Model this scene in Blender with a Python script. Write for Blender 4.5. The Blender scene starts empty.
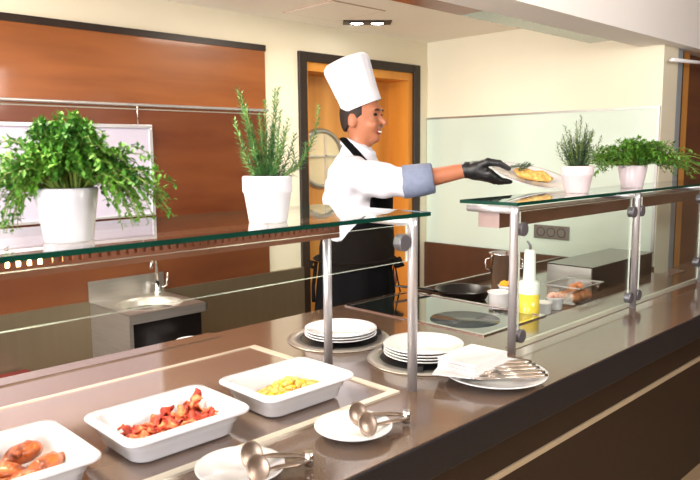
import bpy, bmesh, math, random
import numpy as np
from mathutils import Vector, Matrix, Quaternion

SC = bpy.context.scene
COL = SC.collection
R_ = random.Random(7)
PI = math.pi

# ------------------------------------------------------------------ camera
def make_camera():
    f = 691.7
    X = np.array([714, 94.5, -f]); X /= np.linalg.norm(X)
    Y = np.array([-681, 82, -f]); Y -= X * (X @ Y); Y /= np.linalg.norm(Y)
    Z = np.cross(X, Y)
    cd = bpy.data.cameras.new('camera'); co = bpy.data.objects.new('camera', cd)
    COL.objects.link(co)
    M = Matrix((list(X), list(Y), list(Z))).to_4x4()
    M.translation = Vector((0, 0, 1.505))
    co.matrix_world = M
    cd.sensor_width = 36; cd.lens = f / 700 * 36; cd.clip_start = .05
    cd.dof.use_dof = True; cd.dof.focus_distance = 2.5; cd.dof.aperture_fstop = 7.0
    SC.camera = co
make_camera()

# ------------------------------------------------------------------ world and light
w = bpy.data.worlds.new('world'); SC.world = w; w.use_nodes = True
bgn = w.node_tree.nodes['Background']
bgn.inputs[0].default_value = (.96, .97, 1.0, 1); bgn.inputs[1].default_value = 1.0

def area(name, loc, target, size, energy, color=(1, .93, .82), sy=None, spread=None):
    ld = bpy.data.lights.new(name, 'AREA'); ld.energy = energy; ld.color = color
    ld.size = size
    if sy: ld.shape = 'RECTANGLE'; ld.size_y = sy
    if spread: ld.spread = spread
    o = bpy.data.objects.new(name, ld); COL.objects.link(o)
    o.location = loc
    o.rotation_euler = (Vector(target) - Vector(loc)).to_track_quat('-Z', 'Y').to_euler()
    return o
area('unseen_left_fill', (-2.3, -.6, 1.55), (2.0, 2.4, 1.35), 1.8, 68, (.97, .98, 1.0), 1.7)  # unseen fill added to lift the ceiling and the chef's face
area('ceiling_lamp_counter', (0.25, 1.45, 2.08), (.85, 1.15, .9), .22, 24, (1, .84, .66))
area('unseen_guests_fill', (2.0, -.9, 2.55), (2.2, 1.6, 1.7), 1.2, 52, (1, .97, .93))  # added light out of view, brightens the bulkhead front and held plate
area('unseen_aisle_fill', (-2.6, 2.6, 1.35), (3, 2.75, 1.6), 1.3, 75, (.97, .98, 1.0), 1.5)  # extra unseen fill for the ceiling, door wall and chef's back
area('ceiling_lamp_aisle', (2.6, 2.55, 2.28), (2.6, 2.6, 0), .5, 9, (1, .9, .76))
area('ceiling_lamp_aisle_left', (.6, 2.6, 2.28), (.9, 2.7, 0.5), .4, 12, (1, .9, .76))

vs = SC.view_settings
vs.view_transform = 'Standard'; vs.look = 'None'; vs.exposure = 0.80; vs.gamma = 1
vs.use_curve_mapping = False

# ------------------------------------------------------------------ materials
MATS = {}
def mat(name, col, rough=.5, metal=0., bump=0., bscale=60., var=0., vscale=6., stretch=None, coat=0., sss=0.,
        trans=0., ior=1.45, emit=None, es=1., col2=None, spec=None, detail=4., brushed=None):
    m = bpy.data.materials.new(name); m.use_nodes = True
    nt = m.node_tree; b = nt.nodes['Principled BSDF']
    b.inputs['Base Color'].default_value = (*col, 1); b.inputs['Roughness'].default_value = rough
    b.inputs['Metallic'].default_value = metal; b.inputs['IOR'].default_value = ior
    if coat: b.inputs['Coat Weight'].default_value = coat; b.inputs['Coat Roughness'].default_value = .08
    if trans: b.inputs['Transmission Weight'].default_value = trans
    if spec is not None: b.inputs['Specular IOR Level'].default_value = spec
    if sss:
        b.inputs['Subsurface Weight'].default_value = sss
        b.inputs['Subsurface Radius'].default_value = (.02, .008, .004); b.inputs['Subsurface Scale'].default_value = .3
    if emit: b.inputs['Emission Color'].default_value = (*emit, 1); b.inputs['Emission Strength'].default_value = es
    tc = None
    if var or bump or brushed:
        tc = nt.nodes.new('ShaderNodeTexCoord'); mp = nt.nodes.new('ShaderNodeMapping')
        nt.links.new(tc.outputs['Object'], mp.inputs[0])
        if stretch: mp.inputs['Scale'].default_value = stretch
    if var or col2:
        n = nt.nodes.new('ShaderNodeTexNoise'); n.inputs['Scale'].default_value = vscale; n.inputs['Detail'].default_value = detail
        nt.links.new(mp.outputs[0], n.inputs['Vector'])
        rp = nt.nodes.new('ShaderNodeValToRGB')
        c2 = col2 if col2 else tuple(c * (1 - var) for c in col)
        rp.color_ramp.elements[0].position = .35; rp.color_ramp.elements[1].position = .65
        rp.color_ramp.elements[0].color = (*c2, 1); rp.color_ramp.elements[1].color = (*col, 1)
        nt.links.new(n.outputs[0], rp.inputs[0]); nt.links.new(rp.outputs[0], b.inputs['Base Color'])
    if bump:
        n2 = nt.nodes.new('ShaderNodeTexNoise'); n2.inputs['Scale'].default_value = bscale; n2.inputs['Detail'].default_value = 3
        nt.links.new(mp.outputs[0], n2.inputs['Vector'])
        bm_ = nt.nodes.new('ShaderNodeBump'); bm_.inputs['Strength'].default_value = bump; bm_.inputs['Distance'].default_value = .01
        nt.links.new(n2.outputs[0], bm_.inputs['Height']); nt.links.new(bm_.outputs[0], b.inputs['Normal'])
    MATS[name] = m
    return m

def glass_mat(name, tint=(.93, .98, .96), rough=0.0, boost=1.0):
    """thin pane glass: see-through plus Fresnel reflection"""
    m = bpy.data.materials.new(name); m.use_nodes = True
    nt = m.node_tree; nt.nodes.clear()
    out = nt.nodes.new('ShaderNodeOutputMaterial'); mx = nt.nodes.new('ShaderNodeMixShader')
    tr = nt.nodes.new('ShaderNodeBsdfTransparent'); gl = nt.nodes.new('ShaderNodeBsdfGlossy'); lw = nt.nodes.new('ShaderNodeLayerWeight')
    tr.inputs[0].default_value = (*tint, 1); gl.inputs[0].default_value = (1, 1, 1, 1); gl.inputs['Roughness'].default_value = rough
    # Schlick reflectance, the same from both sides of the sheet
    pw = nt.nodes.new('ShaderNodeMath'); pw.operation = 'POWER'; pw.inputs[1].default_value = 5
    ml = nt.nodes.new('ShaderNodeMath'); ml.operation = 'MULTIPLY_ADD'; ml.inputs[1].default_value = .92 * min(boost, 1.0); ml.inputs[2].default_value = .04 * boost; ml.use_clamp = True
    nt.links.new(lw.outputs['Facing'], pw.inputs[0]); nt.links.new(pw.outputs[0], ml.inputs[0])
    nt.links.new(ml.outputs[0], mx.inputs[0]); nt.links.new(tr.outputs[0], mx.inputs[1]); nt.links.new(gl.outputs[0], mx.inputs[2])
    nt.links.new(mx.outputs[0], out.inputs[0])
    return m

def s(r, g, b):
    f = lambda c: (c / 255 / 12.92) if c / 255 <= .04045 else ((c / 255 + .055) / 1.055) ** 2.4
    return (f(r), f(g), f(b))

M_wall = mat('wall_paint', s(240, 232, 208), .8, var=.04, vscale=1.5, bump=.05, bscale=90)
M_ceil = mat('ceiling_paint', s(250, 244, 232), .85, var=.03, vscale=1)
M_bulk = mat('bulkhead_paint', s(246, 243, 240), .8, var=.02, vscale=1)
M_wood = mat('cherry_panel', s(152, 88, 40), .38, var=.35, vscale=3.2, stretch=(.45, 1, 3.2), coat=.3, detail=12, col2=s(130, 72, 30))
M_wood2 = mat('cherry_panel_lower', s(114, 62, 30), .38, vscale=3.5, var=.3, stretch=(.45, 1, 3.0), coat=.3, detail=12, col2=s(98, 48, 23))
M_door = mat('door_honey_wood', s(220, 158, 78), .4, var=.2, vscale=3, stretch=(2.5, 2.5, .3), detail=9, col2=s(200, 134, 56), coat=.2)
M_jamb = mat('door_lintel_wood', s(224, 154, 66), .45, var=.2, vscale=3, stretch=(2, 2, .3), col2=s(206, 132, 46))
M_dark = mat('dark_wenge', s(46, 34, 28), .4, var=.3, vscale=8, stretch=(1, 1, .2))
M_steel = mat('stainless_steel', s(196, 190, 182), .34, .85, bump=.02, bscale=30, stretch=(1, 1, 20), var=.1, vscale=5)
M_steelwall = mat('steel_wall_sheet', s(150, 136, 112), .36, .75, bump=.01, bscale=8, stretch=(12, 12, .6), var=.06, vscale=3)
M_chrome = mat('polished_steel', s(225, 222, 220), .12, 1., var=.05, vscale=10)
M_post = mat('satin_steel_post', s(214, 213, 218), .34, .75, var=.04, vscale=12)
M_lampbox = mat('heat_bridge_steel', s(170, 118, 96), .35, .8, var=.1, vscale=6, bump=.02, bscale=30)
M_gray = mat('clamp_grey', s(120, 118, 124), .4, .7, var=.08, vscale=20)
M_stone = mat('speckled_composite', s(118, 94, 76), .17, 0, vscale=420, var=.4, col2=s(66, 48, 38), detail=2, spec=.8, coat=.5)
M_apron = mat('dark_stone_edge', s(24, 22, 28), .4, 0, vscale=300, var=.4, col2=s(14, 13, 18), detail=2)
M_base = mat('dark_brown_laminate', s(40, 25, 16), .45, var=.1, vscale=30, bump=.02, bscale=200)
M_stripe = mat('beige_stripe', s(196, 176, 146), .4, .3, var=.05, vscale=10)
M_hotglass = mat('hot_plate_glass', s(112, 92, 80), .12, 0, spec=.9, coat=.8, var=.1, vscale=6)
M_frame = mat('light_metal_frame', s(222, 212, 196), .3, .5, var=.05, vscale=10)
M_hob = mat('hob_glass', s(30, 36, 34), .06, 0, spec=.9, coat=1., var=.1, vscale=8)
M_zone = mat('hob_zone_print', s(62, 68, 68), .2, 0, var=.08, vscale=60)
M_black = mat('black_enamel', s(22, 18, 17), .3, var=.2, vscale=20)
M_boxtop = mat('dark_metal_top', s(96, 88, 82), .2, .8, var=.1, vscale=4)
M_brownwain = mat('brown_wainscot', s(88, 56, 38), .38, var=.15, vscale=10, stretch=(1, 1, .3))
M_glass = glass_mat('shelf_glass', (.93, .98, .965), boost=1.5)
M_pane = glass_mat('guard_glass', (.96, .985, .975), boost=1.0)
M_edge = mat('glass_green_edge', s(5, 56, 44), .3, 0, spec=.2, var=.25, vscale=9)
M_edge2 = mat('glass_pale_edge', s(200, 208, 194), .25, 0, var=.05, vscale=9)
M_splash = mat('pale_green_glass_panel', s(214, 230, 216), .12, 0, coat=.5, var=.03, vscale=1.2)
M_alu = mat('aluminium', s(190, 190, 186), .35, .9, var=.05, vscale=14)
M_porc = mat('white_porcelain', s(222, 221, 222), .12, 0, coat=.6, var=.01, vscale=3)
M_melam = mat('white_melamine', s(220, 219, 224), .2, 0, coat=.4, var=.01, vscale=3)
M_rim = mat('porcelain_blue_shadow', s(236, 234, 236), .15, 0, var=.01, vscale=3)
M_pot = mat('white_glazed_pot', s(216, 215, 222), .2, 0, coat=.4, var=.01, vscale=3)
M_potp = mat('pinkish_white_pot', s(204, 190, 194), .3, 0, coat=.3, var=.02, vscale=3)
M_soil = mat('potting_soil', s(30, 28, 38), .9, bump=.6, bscale=120, var=.4, vscale=60)
M_leafA = mat('herb_leaf', s(96, 150, 40), .7, var=.4, vscale=14, col2=s(36, 96, 20), sss=0)
M_leafB = mat('rosemary_needle', s(96, 146, 84), .5, var=.35, vscale=30, col2=s(44, 88, 46))
M_leafC = mat('dark_rosemary_needle', s(88, 112, 82), .5, var=.4, vscale=30, col2=s(44, 66, 46))
M_leafD = mat('bright_herb_leaf', s(92, 142, 44), .45, var=.4, vscale=12, col2=s(42, 88, 22))
M_stem = mat('herb_stem', s(120, 140, 60), .6, var=.2, vscale=30)
M_skin = mat('skin', s(170, 108, 78), .45, sss=.15, var=.06, vscale=20)
M_lip = mat('lip_skin', s(140, 66, 54), .4, var=.08, vscale=40)
M_hair = mat('short_dark_hair', s(38, 24, 18), .6, bump=.4, bscale=300, var=.3, vscale=80)
M_white = mat('white_cotton', s(216, 217, 227), .8, bump=.12, bscale=14, var=.03, vscale=8)
M_hat = mat('white_paper_hat', s(224, 224, 232), .75, bump=.05, bscale=40, var=.015, vscale=6)
M_cuff = mat('blue_grey_cuff', s(120, 130, 156), .75, bump=.3, bscale=400, var=.1, vscale=60)
M_collar = mat('pale_blue_collar', s(214, 220, 234), .75, bump=.1, bscale=80, var=.04, vscale=20)
M_cloth = mat('black_cotton', s(6, 6, 8), .9, spec=.15, bump=.25, bscale=18, var=.25, vscale=12)
M_glove = mat('black_latex', s(26, 26, 28), .38, bump=.1, bscale=60, var=.2, vscale=30)
M_trous = mat('dark_trousers', s(28, 28, 34), .85, bump=.1, bscale=60, var=.1, vscale=20)
M_shoe = mat('black_shoe', s(18, 17, 17), .35, var=.1, vscale=20)
M_teeth = mat('teeth_white', s(244, 238, 230), .25, var=.02, vscale=30)
M_eye = mat('eye_dark', s(26, 16, 12), .2, var=.1, vscale=30)
M_egg = mat('scrambled_egg', s(230, 196, 112), .6, bump=.4, bscale=160, vscale=70, var=.2, col2=s(200, 140, 60), sss=.1)
M_bacon = mat('fried_bacon', s(190, 58, 24), .45, bump=.5, bscale=120, vscale=55, var=.4, col2=s(120, 22, 12), coat=.1)
M_bacon2 = mat('pale_bacon_fat', s(222, 128, 78), .45, bump=.5, bscale=120, vscale=55, var=.3, col2=s(186, 66, 32), coat=.1)
M_chick = mat('roast_chicken', s(184, 92, 32), .35, bump=.7, bscale=70, vscale=38, var=.4, col2=s(92, 32, 12), coat=.2)
M_napkin = mat('white_napkin', s(222, 218, 216), .85, bump=.06, bscale=100, var=.02, vscale=10)
M_cutl = mat('cutlery_steel', s(222, 208, 194), .2, 1., var=.1, vscale=30)
M_tong = mat('tongs_steel', s(150, 132, 118), .38, .95, var=.1, vscale=30)
M_oil = mat('olive_oil', s(226, 200, 70), .1, coat=.4, var=.03, vscale=10)
M_plast = mat('frosted_plastic', s(232, 236, 226), .35, var=.02, vscale=10)
M_clear = glass_mat('clear_plastic', (.84, .87, .87), rough=.08, boost=3.)
M_eggsh = mat('brown_egg_shell', s(206, 138, 92), .5, var=.1, vscale=60, col2=s(188, 112, 70))
M_orange = mat('diced_orange', s(244, 178, 30), .5, bump=.4, bscale=200, var=.2, vscale=120)
M_pink = mat('diced_ham', s(226, 160, 140), .5, bump=.4, bscale=200, vscale=160, var=.3, col2=s(240, 210, 190))
M_cream = mat('white_cream', s(240, 232, 214), .4, var=.03, vscale=40)
M_red = mat('dark_red_plastic', s(112, 22, 24), .45, var=.15, vscale=20)
M_plate_w = mat('socket_metal', s(136, 130, 122), .35, .8, var=.05, vscale=30)
M_sockd = mat('socket_dark', s(60, 56, 54), .5, var=.05, vscale=30)
M_floor = mat('tan_floor_tile', s(172, 146, 112), .4, vscale=7, var=.12, bump=.02, bscale=30)
M_photo = mat('lavender_picture', s(206, 200, 214), .25, coat=.4, vscale=1.5, var=.1, col2=s(184, 178, 198))
M_silver = mat('silver_frame', s(222, 222, 226), .3, .7, var=.03, vscale=20)
M_copper_refl = mat('copper_reflection', s(150, 84, 62), .3, .5, var=.25, vscale=12, stretch=(3, 1, 1))  # reflected brown on the hood, put into the base colour
M_teal_refl = mat('teal_reflection', s(128, 152, 142), .2, .3, var=.15, vscale=6)
M_lampe = mat('spot_lens', s(255, 250, 235), .3, emit=(1, .96, .88), es=14, var=.01)
M_tube = mat('heat_lamp_tube', s(255, 190, 110), .3, emit=(1, .62, .28), es=16, var=.01)
M_clockg = mat('porthole_cream', s(236, 220, 176), .2, coat=.6, var=.12, vscale=5)
M_blue = mat('bluish_metal_frame', s(176, 188, 200), .4, .3, var=.05, vscale=6)
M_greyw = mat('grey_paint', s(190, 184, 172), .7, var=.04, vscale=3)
M_seam = mat('hatch_seam', s(190, 160, 130), .7, var=.05)
M_strip = mat('pane_reflection_tone', s(150, 145, 132), .35, .4, var=.05)  # pale tone painting the glass pane's reflection
M_capm = mat('pinkish_steel_cap', s(150, 132, 128), .4, .6, var=.05)
M_front = mat('front_room_tan', s(150, 124, 100), .8, var=.06, vscale=2)
M_basin = mat('satin_basin', s(206, 200, 190), .4, .7, var=.05, vscale=6)
M_bin = mat('white_plastic', s(232, 230, 232), .4, var=.02, vscale=10)

# ------------------------------------------------------------------ mesh helpers
class MB:
    def __init__(self): self.v = []; self.f = []; self.mi = []; self.sm = []
    def add(self, vs, fs, mi=0, smooth=False):
        o = len(self.v); self.v += [tuple(v) for v in vs]
        for f in fs: self.f.append(tuple(i + o for i in f)); self.mi.append(mi); self.sm.append(smooth)
        return self
    def box(self, x0, x1, y0, y1, z0, z1, mi=0, T=None):
        vs = [Vector((x, y, z)) for z in (z0, z1) for y in (y0, y1) for x in (x0, x1)]
        if T: vs = [T @ v for v in vs]
        return self.add(vs, [(0, 2, 3, 1), (4, 5, 7, 6), (0, 1, 5, 4), (2, 6, 7, 3), (0, 4, 6, 2), (1, 3, 7, 5)], mi)
    def tube(self, pts, r, seg=10, mi=0, cap=True, flat=1.0, ring_up=None):
        pts = [Vector(p) for p in pts]; n = len(pts)
        rs = r if isinstance(r, (list, tuple)) else [r] * n
        vs = []; prev = None
        for i in range(n):
            t = (pts[min(i + 1, n - 1)] - pts[max(i - 1, 0)]).normalized()
            if prev is None:
                up = Vector(ring_up) if ring_up else (Vector((0, 0, 1)) if abs(t.z) < .9 else Vector((1, 0, 0)))
                a = t.cross(up).normalized()
            else:
                a = (prev - t * prev.dot(t)).normalized()
            prev = a; b = t.cross(a)
            for k in range(seg):
                an = 2 * PI * k / seg
                vs.append(pts[i] + a * math.cos(an) * rs[i] + b * math.sin(an) * rs[i] * flat)
        fs = []
        for i in range(n - 1):
            for k in range(seg):
                k2 = (k + 1) % seg
                fs.append((i * seg + k, i * seg + k2, (i + 1) * seg + k2, (i + 1) * seg + k))
        self.add(vs, fs, mi, True)
        if cap:
            o = len(self.v) - len(vs)
            self.f.append(tuple(o + k for k in range(seg))[::-1]); self.mi.append(mi); self.sm.append(False)
            self.f.append(tuple(o + (n - 1) * seg + k for k in range(seg))); self.mi.append(mi); self.sm.append(False)
        return self
    def lathe(self, prof, seg=40, c=(0, 0, 0), mi=0, T=None, sx=1, sy=1, mod=None, smooth=True):
        vs = []; c = Vector(c)
        for i, (r, z) in enumerate(prof):
            for k in range(seg):
                a = 2 * PI * k / seg; rr = max(r, 1e-5)
                if mod: rr *= mod(i, a)
                v = Vector((rr * math.cos(a) * sx, rr * math.sin(a) * sy, z))
                if T: v = T @ v
                vs.append(v + c)
        fs = []
        for i in range(len(prof) - 1):
            for k in range(seg):
                k2 = (k + 1) % seg
                fs.append((i * seg + k, i * seg + k2, (i + 1) * seg + k2, (i + 1) * seg + k))
        return self.add(vs, fs, mi, smooth)
    def build(self, name, m, parent=None, loc=None, rot=None, bevel=0, kind=None):
        me = bpy.data.meshes.new(name); me.from_pydata(self.v, [], self.f)
        for mm in (m if isinstance(m, (list, tuple)) else [m]): me.materials.append(mm)
        for p, i, sm in zip(me.polygons, self.mi, self.sm): p.material_index = i; p.use_smooth = sm
        me.update()
        o = bpy.data.objects.new(name, me); COL.objects.link(o)
        if parent: o.parent = parent
        if loc: o.location = loc
        if rot: o.rotation_euler = rot
        if bevel:
            b = o.modifiers.new('bevel', 'BEVEL'); b.width = bevel; b.segments = 2; b.limit_method = 'ANGLE'
        if kind: o['kind'] = kind
        return o

def tag(o, label=None, cat=None, group=None, kind=None):
    if label: o['label'] = label
    if cat: o['category'] = cat
    if group: o['group'] = group
    if kind: o['kind'] = kind
    return o
def thing(name, loc, label=None, cat=None, group=None, rz=0, kind=None):
    o = bpy.data.objects.new(name, None); COL.objects.link(o); o.location = loc; o.rotation_euler = (0, 0, rz)
    o.empty_display_size = .05
    return tag(o, label, cat, group, kind)
def copy_tree(o, parent=None):
    c = o.copy(); COL.objects.link(c)
    if parent: c.parent = parent
    for ch in list(o.children): copy_tree(ch, c)
    return c
def bx(name, m, x0, x1, y0, y1, z0, z1, parent=None, bevel=0, kind=None):
    return MB().box(x0, x1, y0, y1, z0, z1).build(name, m, parent, bevel=bevel, kind=kind)

# ---- signed-distance modelling: one continuous smooth surface
class SDF:
    def __init__(self, lo, hi, h):
        self.lo = np.array(lo, float); self.h = h
        n = np.ceil((np.array(hi) - self.lo) / h).astype(int) + 1
        ax = [self.lo[i] + np.arange(n[i]) * h for i in range(3)]
        self.P = np.stack(np.meshgrid(*ax, indexing='ij'), -1).astype(np.float32)
        self.F = np.full(self.P.shape[:3], 9., np.float32)
    def ell(self, c, r, rz=0, ry=0):
        q = self.P - np.array(c, np.float32)
        if rz:
            cs, sn = math.cos(rz), math.sin(rz)
            q = np.stack([q[..., 0] * cs + q[..., 1] * sn, -q[..., 0] * sn + q[..., 1] * cs, q[..., 2]], -1)
        if ry:
            cs, sn = math.cos(ry), math.sin(ry)
            q = np.stack([q[..., 0] * cs - q[..., 2] * sn, q[..., 1], q[..., 0] * sn + q[..., 2] * cs], -1)
        r = np.array(r, np.float32)
        k0 = np.linalg.norm(q / r, axis=-1); k1 = np.linalg.norm(q / (r * r), axis=-1)
        return k0 * (k0 - 1) / np.maximum(k1, 1e-6)
    def cone(self, a, b, ra, rb):
        a = np.array(a, np.float32); b = np.array(b, np.float32)
        ab = b - a; t = np.clip(((self.P - a) @ ab) / (ab @ ab), 0, 1)
        return np.linalg.norm(self.P - a - t[..., None] * ab, axis=-1) - (ra + (rb - ra) * t)
    def u(self, d, k=.02):
        if k <= 0: self.F = np.minimum(self.F, d); return
        h = np.clip(.5 + .5 * (self.F - d) / k, 0, 1)
        self.F = self.F * (1 - h) + d * h - k * h * (1 - h)
    def sub(self, d, k=.01):
        d = -d; h = np.clip(.5 - .5 * (self.F - d) / k, 0, 1)
        self.F = self.F * (1 - h) + d * h + k * h * (1 - h)
    def mesh(self, name, m, parent=None, mfun=None):
        F = self.F; ins = F < 0
        nx, ny, nz = F.shape
        acc = np.zeros((nx - 1, ny - 1, nz - 1, 3)); cnt = np.zeros((nx - 1, ny - 1, nz - 1))
        idx = [(i, j, k) for i in (0, 1) for j in (0, 1) for k in (0, 1)]
        def sl(o): return tuple(slice(o[d], F.shape[d] - 1 + o[d]) for d in range(3))
        for a in idx:
            for d in range(3):
                if a[d] == 0:
                    b = list(a); b[d] = 1; b = tuple(b)
                    fa, fb = F[sl(a)], F[sl(b)]
                    ch = (fa < 0) != (fb < 0)
                    t = np.where(ch, fa / np.where(ch, fa - fb, 1), 0)
                    for e in range(3):
                        acc[..., e] += np.where(ch, a[e] + (t if e == d else 0), 0)
                    cnt += ch
        act = cnt > 0
        vid = np.full(act.shape, -1, np.int64); vid[act] = np.arange(act.sum())
        ci = np.argwhere(act)
        V = (ci + acc[act] / cnt[act][:, None]) * self.h + self.lo
        Q = []
        for d in range(3):
            e1, e2 = (d + 1) % 3, (d + 2) % 3
            a = [slice(None)] * 3; b = [slice(None)] * 3
            a[d] = slice(0, -1); b[d] = slice(1, None)
            ia, ib = ins[tuple(a)], ins[tuple(b)]
            for sgn, mask in ((0, ia & ~ib), (1, ~ia & ib)):
                g = np.argwhere(mask)
                g = g[(g[:, e1] > 0) & (g[:, e2] > 0) & (g[:, e1] < F.shape[e1] - 1) & (g[:, e2] < F.shape[e2] - 1)]
                if not len(g): continue
                def at(o1, o2):
                    q = g.copy(); q[:, e1] += o1; q[:, e2] += o2
                    return vid[q[:, 0], q[:, 1], q[:, 2]]
                quad = np.stack([at(-1, -1), at(0, -1), at(0, 0), at(-1, 0)], -1)
                if sgn: quad = quad[:, ::-1]
                Q.append(quad)
        Q = np.concatenate(Q)
        me = bpy.data.meshes.new(name); me.from_pydata(V.tolist(), [], Q.tolist())
        mats = m if isinstance(m, (list, tuple)) else [m]
        for x in mats: me.materials.append(x)
        me.polygons.foreach_set('use_smooth', [True] * len(Q))
        if mfun:
            cen = V[Q].mean(1); me.polygons.foreach_set('material_index', [int(i) for i in mfun(cen)])
        me.update()
        o = bpy.data.objects.new(name, me); COL.objects.link(o)
        if parent: o.parent = parent
        return o

# ================================================================== SETTING
YW, XW, ZC = 3.40, 4.145, 2.31
bx('floor', M_floor, -3, 7.5, -2.5, 4.2, -.1, 0, kind='structure')
# ceiling: main slab behind the bulkhead and another over the guests' side
bx('ceiling', M_ceil, -3, 7.5, 1.79, 4.2, ZC, ZC + .1, kind='structure')
# bulkhead over the counter
bk = MB().box(-3, 7.5, 1.58, 1.79, 2.10, ZC + .35).build('trim_1', M_bulk, kind='structure')
bx('ceiling_2', M_bulk, -3, 7.5, -2.5, 1.58, 2.60, 2.70, kind='structure')
bpy.data.objects['ceiling_2'].name = 'ceiling_front'
# back wall with door opening x 2.93..3.98 z<2.09
wb = MB().box(-3, 2.925, YW, YW + .15, 0, ZC).box(3.985, XW + .2, YW, YW + .15, 0, ZC).box(2.925, 3.985, YW, YW + .15, 2.09, ZC)
wb.build('wall_back', M_wall, kind='structure')
bx('wall_right', M_wall, XW, XW + .21, 1.65, YW, 0, ZC, kind='structure')
bx('wall_front', M_front, -3, 7.5, -2.6, -2.5, 0, 2.6, kind='structure')
bx('wall_end', M_front, 7.4, 7.5, -2.5, 1.72, 0, 2.6, kind='structure')
# end of the right wall and what stands beyond
bx('wall_far', M_wood2, 4.62, 7.4, 1.72, 1.79, 0, 2.10, kind='structure')
bx('trim_2', M_blue, 4.36, 4.455, 1.66, 1.72, 0, 2.10, kind='structure')
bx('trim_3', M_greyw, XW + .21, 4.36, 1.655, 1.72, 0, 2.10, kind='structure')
bx('trim_4', M_door, 4.50, 4.62, 1.68, 1.74, 0, 2.10, kind='structure')
bx('trim_9', M_dark, 4.455, 4.50, 1.67, 1.72, 0, 2.10, kind='structure')
bx('trim_5', M_frame, 4.12, 4.50, 1.60, 1.648, .735, .75, kind='structure')

# door
d = thing('door_1', (3.455, YW, 0), kind='structure')
def pd(mb, name, m, **k): o = mb.build(name, m, d, **k); o.matrix_parent_inverse = Matrix.Translation((-3.455, -YW, 0)); return o
MBf = MB().box(2.87, 2.935, YW - .02, YW + .03, 0, 2.135).box(3.975, 4.045, YW - .02, YW + .03, 0, 2.135).box(2.935, 3.975, YW - .02, YW + .03, 2.075, 2.135)
pd(MBf, 'door_frame', M_dark, bevel=.004)
pd(MB().box(2.935, 2.955, YW + .0, YW + .22, 0, 2.075).box(3.93, 3.975, YW + .0, YW + .22, 0, 2.075).box(2.955, 3.93, YW, YW + .22, 2.02, 2.075), 'door_lining', M_jamb)
pd(MB().box(2.955, 3.93, YW + .20, YW + .24, 0, 2.02), 'door_leaf', M_door)
# porthole
Tp = Matrix.Rotation(PI / 2, 4, 'X')
pc = (3.235, YW + .20, 1.46)
pd(MB().lathe([(.178, 0), (.178, .018), (.19, .024), (.205, .018), (.212, 0)], 48, pc, T=Tp), 'porthole_ring', M_alu)
pd(MB().lathe([(0, .004), (.18, .004)], 48, pc, T=Tp), 'porthole_pane', M_clockg)
pd(MB().box(-.006, .006, 0, .02, -.17, .17, T=Matrix.Translation((pc[0] + .03, pc[1] - .024, pc[2]))).box(-.17, .17, 0, .02, -.006, .006, T=Matrix.Translation((pc[0], pc[1] - .024, pc[2] + .02))), 'porthole_grille', M_frame)

# cherry panelling on the back wall
pn = thing('trim_6', (1.0, YW, .77), kind='structure')
def pp(o): o.matrix_parent_inverse = Matrix.Translation((-1.0, -YW, -.77)); return o
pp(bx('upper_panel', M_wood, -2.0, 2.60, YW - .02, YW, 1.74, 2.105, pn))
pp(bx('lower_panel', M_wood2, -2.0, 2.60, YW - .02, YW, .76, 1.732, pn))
pp(bx('top_strip', M_dark, -2.0, 2.605, YW - .025, YW, 2.105, 2.14, pn))
# steel sheet below
sw = bx('trim_7', M_steelwall, -2.0, 2.872, YW - .03, YW, 0, .768, kind='structure')
# green glass panel + brown wainscot on wall_right
sp = thing('wall_glass_panel', (XW, 2.5, .81), 'pale green glass wall panel with thin silver edge above the sockets', 'wall panel')
def ps(o): o.matrix_parent_inverse = Matrix.Translation((-XW, -2.5, -.81)); return o
ps(bx('glass_sheet', M_splash, XW - .008, XW, 1.672, 3.395, .812, 1.742, sp))
ps(MB().box(XW - .012, XW, 1.655, 1.672, .80, 1.755).box(XW - .012, XW, 1.672, 3.395, 1.742, 1.755).build('silver_edge', M_alu, sp))
bx('trim_8', M_brownwain, XW - .03, XW, 1.65, 3.395, 0, .81, kind='structure')
# ceiling hatch, spots, extractor panels
h = MB()
hx0, hx1, hy0, hy1 = 2.62, 3.02, 2.80, 3.21
h.box(hx0, hx1, hy0, hy1, ZC - .006, ZC - .001)
ho = h.build('ceiling_hatch', M_ceil, bevel=.002); tag(ho, 'square cream access hatch with thin seam in the ceiling', 'ceiling hatch')
MB().box(hx0 - .008, hx1 + .008, hy0 - .008, hy0, ZC - .004, ZC).box(hx0 - .008, hx1 + .008, hy1, hy1 + .008, ZC - .004, ZC).box(hx0 - .008, hx0, hy0, hy1, ZC - .004, ZC).box(hx1, hx1 + .008, hy0, hy1, ZC - .004, ZC).build('seam_frame', M_seam, ho)
cs = thing('ceiling_spotlight', (3.20, 3.11, ZC), 'recessed ceiling spotlight with two round lamps in a dark frame', 'ceiling light', rz=math.radians(-42))
MB().box(-.15, .15, -.06, .06, -.008, 0).build('bezel', M_dark, cs)
for sx in (-.065, .065):
    MB().lathe([(.040, -.008), (.046, -.014), (.052, -.008)], 28, (sx, 0, 0)).build('lamp_ring', M_dark, cs)
    MB().lathe([(0, -.013), (.030, -.012), (.042, -.008)], 28, (sx, 0, 0)).build('lamp_lens', M_lampe, cs)
ve = thing('ventilation_strip', (3.4, 1.86, 2.16), 'long narrow ceiling strip, painted with copper brown then teal reflections, along the bulkhead', 'ceiling panel')
def pv(o): o.matrix_parent_inverse = Matrix.Translation((-3.4, -1.86, -2.16)); return o
pv(bx('copper_reflection_panel', M_copper_refl, 1.0, 2.56, 1.79, 1.915, 2.10, 2.16, ve))  # hood reflections painted as two coloured lengths
pv(bx('teal_reflection_panel', M_teal_refl, 2.56, 3.77, 1.79, 1.915, 2.10, 2.16, ve))

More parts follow.
